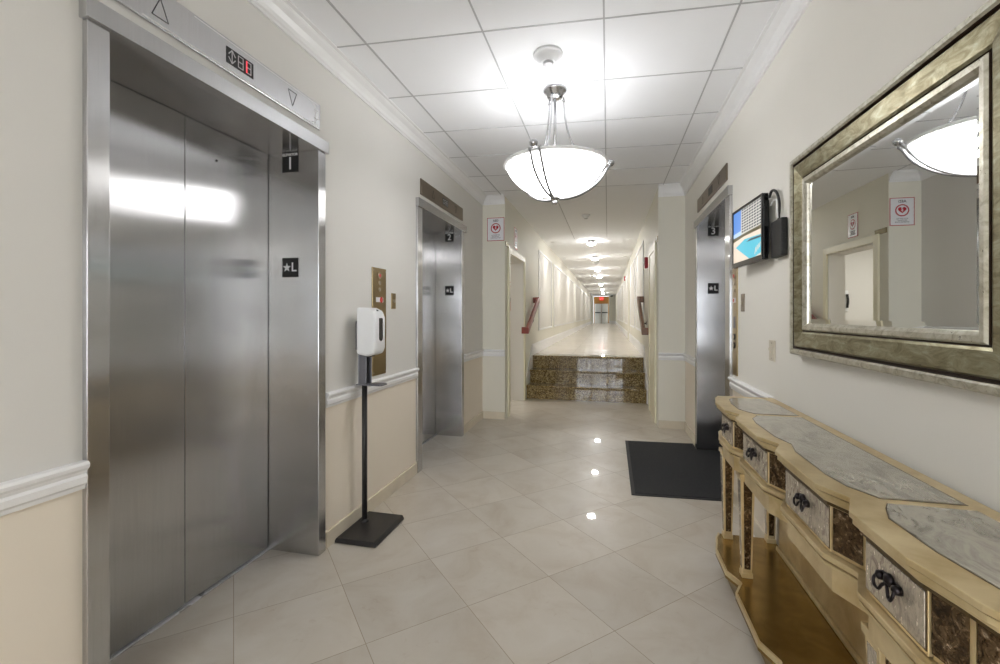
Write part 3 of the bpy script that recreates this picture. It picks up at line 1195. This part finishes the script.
lathe(bm, [(.095, -.05), (.085, -.10), (.05, -.135), (.001, -.145)], (.28, YE - .46, ZC), 24)
obj('dome', bm, M['dome'], e)

# ------------------------------------------------------------------ stair handrails
def handrail(side, x, m, label):
    e = thing('handrail', label, 'handrail', (x, 7.2, 1.1), 'handrails beside the stairs')
    xo = x + side * .085
    a, b = Vector((xo, 6.70, 1.09)), Vector((xo, 7.78, 1.58))
    bm = B()
    d = (b - a).normalized()
    up = Vector((0, -d.z, d.y))
    sec = [(-.022, -.05), (.022, -.05), (.028, .03), (.016, .05), (-.016, .05), (-.028, .03)]
    prism(bm, sec, lambda p, k: (b if k else a) + Vector((p[0], 0, 0)) + up * p[1])
    obj('rail', bm, m, e, .004)
    for p in (a, b):
        bm = B()
        box(bm, x, xo + side * .022, p.y - .035, p.y + .035, p.z - .05, p.z + .05)
        obj('end_return', bm, m, e, .006)
    bm = B()
    c = (a + b) / 2
    tube(bm, spline([(x, c.y, c.z - .14), (x + side * .06, c.y, c.z - .14), (xo, c.y, c.z - .10), (xo, c.y, c.z - .05)], 5), .011, 8)
    lathe(bm, [(.03, 0), (.03, side * .006), (.001, side * .008)], (x, c.y, c.z - .14), 14, 'X')
    obj('bracket', bm, M['bronze'], e)


handrail(1, CL, M['wood'], 'dark red wooden handrail on the left wall beside the stairs')
handrail(-1, CR, M['oak'], 'brown wooden handrail on the right wall beside the stairs')


# ------------------------------------------------------------------ signs
def heart_pts(r, n=40):
    out = []
    for i in range(n):
        a = 2 * math.pi * i / n
        x = 16 * math.sin(a) ** 3
        y = 13 * math.cos(a) - 5 * math.cos(2 * a) - 2 * math.cos(3 * a) - math.cos(4 * a)
        out.append((x / 16 * r, (y + 2) / 16 * r))
    return out


def aed_sign(o, rt, up, n, w, h, label):
    """flat defibrillator sign; o = centre on the wall"""
    o, rt, up, n = map(Vector, (o, rt, up, n))
    e = thing('aed_sign', label, 'sign', o, 'defibrillator signs')

    def poly(bm, pts, d0, d1, cx=0, cy=0):
        prism(bm, pts, lambda p, k: o + rt * (p[0] + cx) + up * (p[1] + cy) + n * (d1 if k else d0))
    rect = lambda a, b: [(-a / 2, -b / 2), (a / 2, -b / 2), (a / 2, b / 2), (-a / 2, b / 2)]
    bm = B()
    poly(bm, rect(w, h), 0.0005, .004)
    obj('red_border', bm, M['red'], e)
    bm = B()
    poly(bm, rect(w - .014, h - .014), .002, .0048)
    obj('sign_face', bm, M['whitesign'], e)
    ring = lambda r: [(r * math.cos(i * math.pi / 20), r * math.sin(i * math.pi / 20)) for i in range(40)]
    R = w * .285
    cy = h * .045
    for r, d, m, nm in ((R, .0054, M['red'], 'emblem_ring'), (R * .82, .0060, M['whitesign'], 'emblem_field')):
        bm = B()
        poly(bm, ring(r), .004, d, 0, cy)
        obj(nm, bm, m, e)
    bm = B()
    poly(bm, heart_pts(R * .60), .005, .0066, 0, cy)
    obj('heart', bm, M['red'], e)
    bm = B()
    q = R * .34
    poly(bm, [(.1 * q, q), (-.55 * q, -.1 * q), (-.05 * q, -.1 * q), (-.25 * q, -1.0 * q), (.55 * q, .2 * q), (.08 * q, .2 * q), (.45 * q, q)], .006, .0072, 0, cy)
    obj('bolt', bm, M['letter'], e)
    lettering('lettering', 'AED', h * .13, M['engrave'], e, o + up * h * .365 + n * .0052, rt, up, bold=.0006)
    lettering('small_lettering', 'AUTOMATED\nEXTERNAL\nDEFIBRILLATOR', h * .062, M['textgrey'], e, o - up * h * .315 + n * .0052, rt, up)


aed_sign((-1.39, YP, 2.415), (1, 0, 0), (0, 0, 1), (0, -1, 0), .225, .295, 'white AED sign with red heart facing the lobby on the left pilaster')
aed_sign((CL, 6.23, 2.405), (0, 1, 0), (0, 0, 1), (1, 0, 0), .215, .285, 'white AED sign with red heart over the left doorway, seen edge-on')
pq = B()
box(pq, CL, CL + .008, 5.575, 5.785, 2.205, 2.262)
tag(obj('room_plaque', pq, M['plaque'], None, .002), 'small bronze plaque at the corner beside the left doorway', 'sign')
pq = B()
box(pq, CR - .008, CR, 5.60, 5.75, 2.19, 2.26)
tag(obj('room_plaque', pq, M['plaque'], None, .002), 'small dark plaque at the corner above the right door', 'sign')


def fire_alarm(x, y, z, label):
    e = thing('fire_alarm', label, 'fire alarm', (x, y, z), 'red fire alarm horns')
    bm = B()
    box(bm, x - .045, x, y - .06, y + .06, z - .08, z + .08)
    obj('housing', bm, M['red'], e, .01)
    bm = B()
    box(bm, x - .062, x - .045, y - .04, y + .04, z - .02, z + .055)
    obj('strobe_lens', bm, M['white'], e, .008)


fire_alarm(CR, 7.02, 2.10, 'red fire alarm on the right wall beyond the cream door')
fire_alarm(CR, 15.8, 2.55, 'small red fire alarm high on the right wall far along the corridor')

# things on the side room wall
e = thing('wall_phone', 'white wall phone with dark receiver in the side room', 'phone', (-2.14, 8.4, 1.4))
bm = B()
box(bm, -2.24, -2.06, 8.36, 8.399, 1.38, 1.72)
obj('housing', bm, M['white'], e, .012)
bm = B()
box(bm, -2.13, -2.08, 8.345, 8.36, 1.47, 1.66)
obj('keypad', bm, M['smoke'], e, .004)
bm = B()
tube(bm, spline([(-2.21, 8.34, 1.44), (-2.215, 8.33, 1.55), (-2.21, 8.34, 1.66)], 6), .018, 10)
obj('receiver', bm, M['blackbox'], e)
e = thing('wall_poster', 'red and white notice on the side room wall seen through the doorway', 'poster', (-1.80, 8.4, 1.3))
bm = B()
box(bm, -1.87, -1.74, 8.392, 8.399, 1.26, 1.66)
obj('sheet', bm, M['whitesign'], e)
bm = B()
box(bm, -1.86, -1.75, 8.388, 8.393, 1.40, 1.65)
obj('red_field', bm, M['red'], e)
bm = B()
box(bm, -1.86, -1.75, 8.386, 8.392, 1.58, 1.65)
obj('dark_band', bm, M['black'], e)
e = thing('bell_strobe', 'small red alarm bell above the notice in the side room', 'fire alarm', (-1.80, 8.4, 1.9))
bm = B()
box(bm, -1.86, -1.77, 8.36, 8.399, 1.86, 1.95)
obj('housing', bm, M['red'], e, .008)
bm = B()
lathe(bm, [(.03, 0), (.028, -.015), (.001, -.02)], (-1.815, 8.36, 1.905), 16, 'Y')
obj('strobe_lens', bm, M['white'], e)

# ------------------------------------------------------------------ television
TVL = (.785, 3.178)
TVR = (.811, 2.684)
tvd = Vector((TVR[0] - TVL[0], TVR[1] - TVL[1], 0))
TW = tvd.length
trt = tvd.normalized()                    # viewer's right
tn = Vector((trt.y, -trt.x, 0))           # screen normal, towards -X
if tn.x > 0:
    tn = -tn
to = Vector((TVL[0], TVL[1], 1.626))
TH = .360
tup = Vector((0, 0, 1))
e = thing('television', 'black flat television showing a pool and hotel tower, on the right wall', 'television', ((TVL[0] + TVR[0]) / 2 + .06, 2.93, 1.62))
tvp = lambda u, v, d: to + trt * u + tup * v + tn * d


def tvbox(bm, u0, u1, v0, v1, d0, d1, mi=0):
    prism(bm, [(u0, v0), (u1, v0), (u1, v1), (u0, v1)], lambda p, k: tvp(p[0], p[1], d1 if k else d0), mi)


def tvpoly(bm, pts, d0, d1, mi=0):
    prism(bm, pts, lambda p, k: tvp(p[0], p[1], d1 if k else d0), mi)


bm = B()
tvbox(bm, 0, TW, 0, TH, -.030, -.003)
obj('housing', bm, M['blackgloss'], e, .004)
bm = B()
b0, b1 = .016, .030
tvbox(bm, 0, TW, 0, b1, -.004, .004)
tvbox(bm, 0, TW, TH - b0, TH, -.004, .004)
tvbox(bm, 0, b0, b1, TH - b0, -.004, .004)
tvbox(bm, TW - b0, TW, b1, TH - b0, -.004, .004)
obj('bezel', bm, M['blackgloss'], e, .002)
bm = B()
tvpoly(bm, [(.04, .03), (TW - .03, .03), (TW - .03, TH - .03), (.04, TH - .03)], -.045, -.03)
obj('rear_bulge', bm, M['blackgloss'], e, .006)
# picture on the screen
sw, sh = TW - 2 * b0, TH - b0 - b1
SMATS = [glow('screen_sky_blue', lin((88, 140, 214)), 0.50), glow('screen_tower_white', lin((214, 212, 206)), 0.50), glow('screen_dark', lin((40, 46, 54)), 0.37), glow('screen_pool', lin((66, 176, 198)), 0.56), glow('screen_deck', lin((222, 206, 188)), 0.53), glow('screen_plants', lin((92, 84, 52)), 0.43), glow('screen_pale_cloud', lin((176, 204, 236)), 0.53)]


def su(u, v):
    return (b0 + u * sw, b1 + v * sh)


bm = B()
tvpoly(bm, [su(0, .46), su(.36, .50), su(.36, 1), su(0, 1)], -.003, -.001, 0)
tvpoly(bm, [su(0, .50), su(.36, .50), su(.36, .60), su(0, .58)], -.002, -.0006, 6)
tvpoly(bm, [su(.30, .46), su(1, .48), su(1, 1), su(.30, 1)], -.003, -.0005, 1)
for i in range(9):
    v = .545 + i * .052
    for j in range(8):
        u = .33 + j * .086
        if v + .03 < 1:
            tvpoly(bm, [su(u, v), su(u + .062, v + .004), su(u + .062, v + .034), su(u, v + .030)], -.001, 0, 2)
tvpoly(bm, [su(0, .42), su(.4, .46), su(1, .46), su(1, .53), su(.6, .52), su(0, .50)], -.002, .0002, 5)
tvpoly(bm, [su(0, 0), su(1, 0), su(1, .47), su(.4, .46), su(0, .43)], -.003, -.0003, 4)
tvpoly(bm, [su(.10, .30), su(.44, .40), su(1, .36), su(1, .05), su(.78, .0), su(.60, .0)], -.002, .0003, 3)
tvpoly(bm, [su(.50, .33), su(.99, .31), su(.99, .345), su(.62, .36)], -.001, .0006, 2)
for i in range(4):
    tvpoly(bm, [su(.78 + .05 * i, .05 + .03 * i), su(.80 + .05 * i, .05 + .03 * i), su(.84 + .045 * i, .17 + .02 * i), su(.82 + .045 * i, .17 + .02 * i)], -.001, .0006, 4)
obj('screen', bm, SMATS, e)
e2 = thing('media_box', 'matte black media box fixed on the wall right of the television', 'box', (.85, 2.57, 1.62))
bm = B()
box(bm, .838, .868, 2.50, 2.645, 1.625, 1.815)
obj('housing', bm, M['blackbox'], e2, .004)
bm = B()
for i in range(5):
    box(bm, .842, .862, 2.4985, 2.502, 1.66 + .026 * i, 1.667 + .026 * i)
obj('vent', bm, M['black'], e2)
bm = B()
box(bm, .846, .869, 2.86, 3.0, 1.72, 1.90)
obj('wall_bracket', bm, M['blackmetal'], e, .004)
bm = B()
tube(bm, spline([(.838, 2.672, 1.955), (.845, 2.65, 1.985), (.852, 2.605, 1.965), (.855, 2.575, 1.90), (.85, 2.57, 1.817)], 8), .007, 8)
tag(obj('black_cable', bm, M['cable']), 'thick black cable arching from the television top to the media box', 'cable')
bm = B()
tube(bm, spline([(.842, 2.66, 1.91), (.84, 2.61, 1.925), (.835, 2.555, 1.91), (.832, 2.54, 1.86), (.835, 2.535, 1.817)], 8), .004, 8)
tag(obj('white_cable', bm, M['cablew']), 'thin white cable looping down behind the television to the media box', 'cable')

# ------------------------------------------------------------------ wall mirror
MY0, MY1, MZ0, MZ1 = 1.148, 2.352, 1.148, 2.042
e = thing('wall_mirror', 'large rectangular mirror above the console table in a wide champagne and silver frame', 'mirror', (XR, (MY0 + MY1) / 2, MZ0))
# profile: (inset from the outer edge, distance from the wall)
OUT = [(0, .001), (0, .030), (.006, .036), (.020, .036), (.026, .030)]
GRO = [(.026, .030), (.028, .018), (.034, .018), (.036, .026)]
FLD = [(.036, .026), (.042, .032), (.070, .028), (.098, .024), (.106, .020)]
GR2 = [(.106, .020), (.108, .014), (.111, .014), (.112, .022)]
INN = [(.112, .022), (.118, .028), (.132, .027), (.142, .018), (.144, .010)]


def ring_part(name, prof, m, parent):
    bm = B()
    rows = []
    for q, d in prof:
        rows.append([bm.verts.new((XR - d, y, z)) for y, z in ((MY0 + q, MZ0 + q), (MY1 - q, MZ0 + q), (MY1 - q, MZ1 - q), (MY0 + q, MZ1 - q))])
    for a, b in zip(rows, rows[1:]):
        for i in range(4):
            bm.faces.new((a[i], a[(i + 1) % 4], b[(i + 1) % 4], b[i]))
    return obj(name, bm, m, parent)


fr = ring_part('frame', FLD, M['fr_mid'], e)
ring_part('outer_lip', OUT, M['fr_out'], fr)
ring_part('groove', GRO, M['fr_line'], fr)
ring_part('groove', GR2, M['fr_line'], fr)
ring_part('inner_lip', INN, M['fr_out'], fr)
bm = B()
g0, g1 = .140, .162
r0 = [bm.verts.new((XR - .010, y, z)) for y, z in ((MY0 + g0, MZ0 + g0), (MY1 - g0, MZ0 + g0), (MY1 - g0, MZ1 - g0), (MY0 + g0, MZ1 - g0))]
r1 = [bm.verts.new((XR - .0115, y, z)) for y, z in ((MY0 + g1, MZ0 + g1), (MY1 - g1, MZ0 + g1), (MY1 - g1, MZ1 - g1), (MY0 + g1, MZ1 - g1))]
r2 = [bm.verts.new((XR - .004, v.co.y, v.co.z)) for v in r0]
for i in range(4):
    bm.faces.new((r0[i], r0[(i + 1) % 4], r1[(i + 1) % 4], r1[i]))
    bm.faces.new((r0[i], r0[(i + 1) % 4], r2[(i + 1) % 4], r2[i]))
bm.faces.new(r1)
bm.faces.new(r2)
obj('mirror_glass', bm, M['mirror'], e)
bm = B()
box(bm, XR - .009, XR - .0005, MY0 + .01, MY1 - .01, MZ0 + .01, MZ1 - .01)
obj('backing', bm, M['fr_line'], fr)
MP = Vector((XR, MY0, 0))
bpy.context.view_layer.update()
e.matrix_world = Matrix.Translation(MP) @ Matrix.Rotation(math.radians(.6), 4, 'Z') @ Matrix.Translation(-MP) @ e.matrix_world

# ------------------------------------------------------------------ console table
YC = 1.7315
BX = .858                      # back edge
F0, FN, FE = .532, .566, .583  # front of the bays, of the notches, of the ends (table top)
half = [(.945, FE), (.935, FE), (.885, FN - .006), (.83, FN - .016), (.755, F0), (.555, F0), (.474, .571), (.466, .571), (.385, F0), (.0895, F0), (.004, .573)]


def outline(inset, yin=0, notch=0, back=BX):
    """front outline inset towards the wall, closed at the back"""
    f = [(x + inset, YC + u - (yin if u > .9 else 0)) for u, x in half] + [(x + inset, YC - u + (yin if u > .9 else 0)) for u, x in half[::-1]]
    return f + [(back, f[-1][1]), (back, f[0][1])]


tb = thing('console_table', 'long gold mirrored console table with four drawers under the wall mirror', 'table', ((F0 + BX) / 2, YC, 0))
ZT = .884
bm = B()
slab(bm, outline(0), ZT - .013, ZT)
slab(bm, outline(.007, .003), ZT - .029, ZT - .017)
slab(bm, outline(.016, .007), ZT - .018, ZT - .0125)
slab(bm, outline(.020, .009), ZT - .042, ZT - .028)
obj('tabletop', bm, M['gold'], tb, .002)
bm = B()
slab(bm, outline(.012, .006), ZT - .0175, ZT - .0128)
slab(bm, outline(.027, .012), ZT - .052, ZT - .041)
obj('groove_line', bm, M['goldline'], tb)
# inset antique glass panels, each with a dark line round it
def panel(pts):
    cx = sum(p[0] for p in pts) / len(pts)
    cy = sum(p[1] for p in pts) / len(pts)
    big = [(cx + (p[0] - cx) * 1.025, cy + (p[1] - cy) * 1.012) for p in pts]
    bm = B()
    slab(bm, big, ZT - .002, ZT + .0010)
    ln = obj('panel_border', bm, M['goldline'], tb)
    bm = B()
    slab(bm, pts, ZT - .002, ZT + .0022)
    obj('mirror_inset', bm, M['mir_top'], tb, .001)


ctr = [(.640, YC + .455), (.602, YC + .385), (.590, YC + .30), (.592, YC + .09), (.612, YC), (.592, YC - .09), (.590, YC - .30), (.602, YC - .385), (.640, YC - .455), (.812, YC - .455), (.812, YC + .455)]
panel(ctr)
for s in (1, -1):
    q = [(.645, YC + s * .885), (.622, YC + s * .85), (.600, YC + s * .72), (.598, YC + s * .58), (.622, YC + s * .522), (.640, YC + s * .492), (.812, YC + s * .492), (.812, YC + s * .72), (.790, YC + s * .885)]
    panel(q)
# carcass behind the fronts
bm = B()
slab(bm, outline(.046, .03), .70, ZT - .047)
obj('carcass', bm, M['gold'], tb)
bm = B()
slab(bm, outline(.016, .008), .690, .704)
slab(bm, outline(.030, .014), .682, .691)
slab(bm, outline(.020, .010), .675, .683)
obj('lower_moulding', bm, M['gold'], tb, .002)
bm = B()
slab(bm, outline(.038, .02), .605, .676)
obj('apron', bm, M['gold'], tb, .003)


def quad_panel(bm, p, q, z0, z1, th, mi=0, m0=0.0, m1=0.0):
    """upright panel between plan points p and q standing th proud"""
    p, q = Vector(p), Vector(q)
    d = (q - p).normalized()
    nn = Vector((-d.y, d.x))
    if nn.x > 0:
        nn = -nn
    a, b = p + d * m0, q - d * m1
    prism(bm, [(a.x, a.y), (b.x, b.y), (b.x + nn.x * th, b.y + nn.y * th), (a.x + nn.x * th, a.y + nn.y * th)], lambda w, k: (w[0], w[1], z1 if k else z0), mi)


ZD0, ZD1 = .706, .836
FI = .046
for u0, u1 in ((.755, .555), (.385, .0875), (-.0875, -.385), (-.555, -.755)):
    xf = F0 + FI
    bm = B()
    box(bm, xf - .012, xf + .004, YC + u1 + .001, YC + u0 - .001, ZD0, ZD1)
    dr = obj('drawer', bm, M['gold'], tb, .002)
    bm = B()
    box(bm, xf - .0135, xf - .010, YC + u1 + .0015, YC + u0 - .0015, ZD0 + .009, ZD1 - .009)
    obj('drawer_groove', bm, M['goldline'], dr)
    bm = B()
    box(bm, xf - .0155, xf - .011, YC + u1 + .004, YC + u0 - .004, ZD0 + .013, ZD1 - .013)
    obj('mirror_front', bm, M['mir_lt'], dr, .001)
    yc, zc, x = YC + (u0 + u1) / 2, (ZD0 + ZD1) / 2 + .012, xf - .0155
    bm = B()
    w = .022
    box(bm, x - .004, x + .001, yc - .028, yc + .028, zc - .006, zc + .010)
    lathe(bm, [(.014, 0), (.012, -.008), (.001, -.012)], (x - .002, yc, zc + .004), 16, 'X')
    for sg in (-1, 1):
        lathe(bm, [(.010, 0), (.009, -.012), (.001, -.016)], (x, yc + sg * .028, zc), 12, 'X')
        tube(bm, spline([(x - .010, yc + sg * .030, zc + .002), (x - .016, yc + sg * .033, zc - .010), (x - .017, yc + sg * .027, zc - .022), (x - .015, yc + sg * .017, zc - .023), (x - .013, yc + sg * .010, zc - .012), (x - .010, yc, zc - .002)], 6), .0033, 8)
    obj('drawer_pull', bm, M['bronze'], dr)
# dark mirror panels on the canted faces
cants = []
for s in (1, -1):
    cants += [((FE, s * .935), (FN - .016, s * .83), 0), ((FN - .016, s * .83), (F0, s * .755), 1), ((F0, s * .555), (.571, s * .474), 1), ((.571, s * .466), (F0, s * .385), 1), ((F0, s * .0895), (.573, s * .004), 1)]
for (xa, ua), (xb, ub), real in cants:
    p, q = (xa + FI, YC + ua), (xb + FI, YC + ub)
    bm = B()
    quad_panel(bm, p, q, ZD0, ZD1, .006, 0, .002, .002)
    fr1 = obj('cant_frame', bm, M['gold'], tb)
    bm = B()
    quad_panel(bm, p, q, ZD0 + .010, ZD1 - .010, .0085, 0, .0015 if xa == F0 else .012, .012 if xa == F0 else .0015)
    obj('dark_mirror', bm, M['mir_dk'], fr1)
# end faces of the frieze
for s in (1, -1):
    y = YC + s * .915
    bm = B()
    box(bm, .66, BX - .03, y, y + s * .004, ZD0 + .012, ZD1 - .012)
    obj('dark_mirror', bm, M['mir_dk'], tb)

# shelf near the floor, same outline as the top
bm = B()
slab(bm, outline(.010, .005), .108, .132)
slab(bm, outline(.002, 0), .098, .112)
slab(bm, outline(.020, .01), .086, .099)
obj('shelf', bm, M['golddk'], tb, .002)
bm = B()
sweep(bm, [(x + .006, y) for x, y in outline(0)[:-2]], [(-.004, .112), (.004, .112), (.004, .134), (-.004, .134)])
obj('shelf_edge', bm, M['gold'], tb)
bm = B()
slab(bm, outline(.05, .05), .0005, .087)
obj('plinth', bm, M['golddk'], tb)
bm = B()
box(bm, BX - .012, BX, YC - .82, YC + .82, .132, .66)
obj('back_panel', bm, M['gold'], tb)
bm = B()
box(bm, BX - .028, BX - .012, YC - .82, YC + .82, .132, .152)
obj('back_moulding', bm, M['gold'], tb, .004)

# tapered legs with dark mirror faces
def leg(x, y, wt=.030, wb=.019):
    z0, z1 = .132, .606
    bm = B()
    r = lambda w, h: [(-w, -w), (w, -w), (w, w), (-w, w)]
    prism(bm, [(-1, -1), (1, -1), (1, 1), (-1, 1)], lambda p, k: (x + p[0] * (wt if k else wb), y + p[1] * (wt if k else wb), z1 if k else z0))
    box(bm, x - wb - .004, x + wb + .004, y - wb - .004, y + wb + .004, z0, z0 + .022)
    box(bm, x - wt - .005, x + wt + .005, y - wt - .005, y + wt + .005, z1 - .020, z1)
    L = obj('leg', bm, M['gold'], tb, .0015)
    for dx, dy in ((0, -1), (-1, 0)):
        bm = B()

        def f(p, k):
            w = wb + (wt - wb) * (p[1] - z0) / (z1 - z0)
            o = w + (.0015 if k else -.002)
            if dx:
                return (x - o, y + p[0] * w, p[1])
            return (x + p[0] * w, y - o, p[1])
        prism(bm, [(-.62, z0 + .04), (.62, z0 + .04), (.62, z1 - .035), (-.62, z1 - .035)], f)
        q = obj('mirror_strip', bm, M['mir_dk'] if dy else M['mir_lt'], L)


for s in (1, -1):
    leg(.625, YC + s * .905)
    leg(.616, YC + s * .535)
    leg(BX - .026, YC + s * .905, .026, .018)

for o in list(COL.objects):
    if o.type == 'EMPTY':
        o.empty_display_size = .05
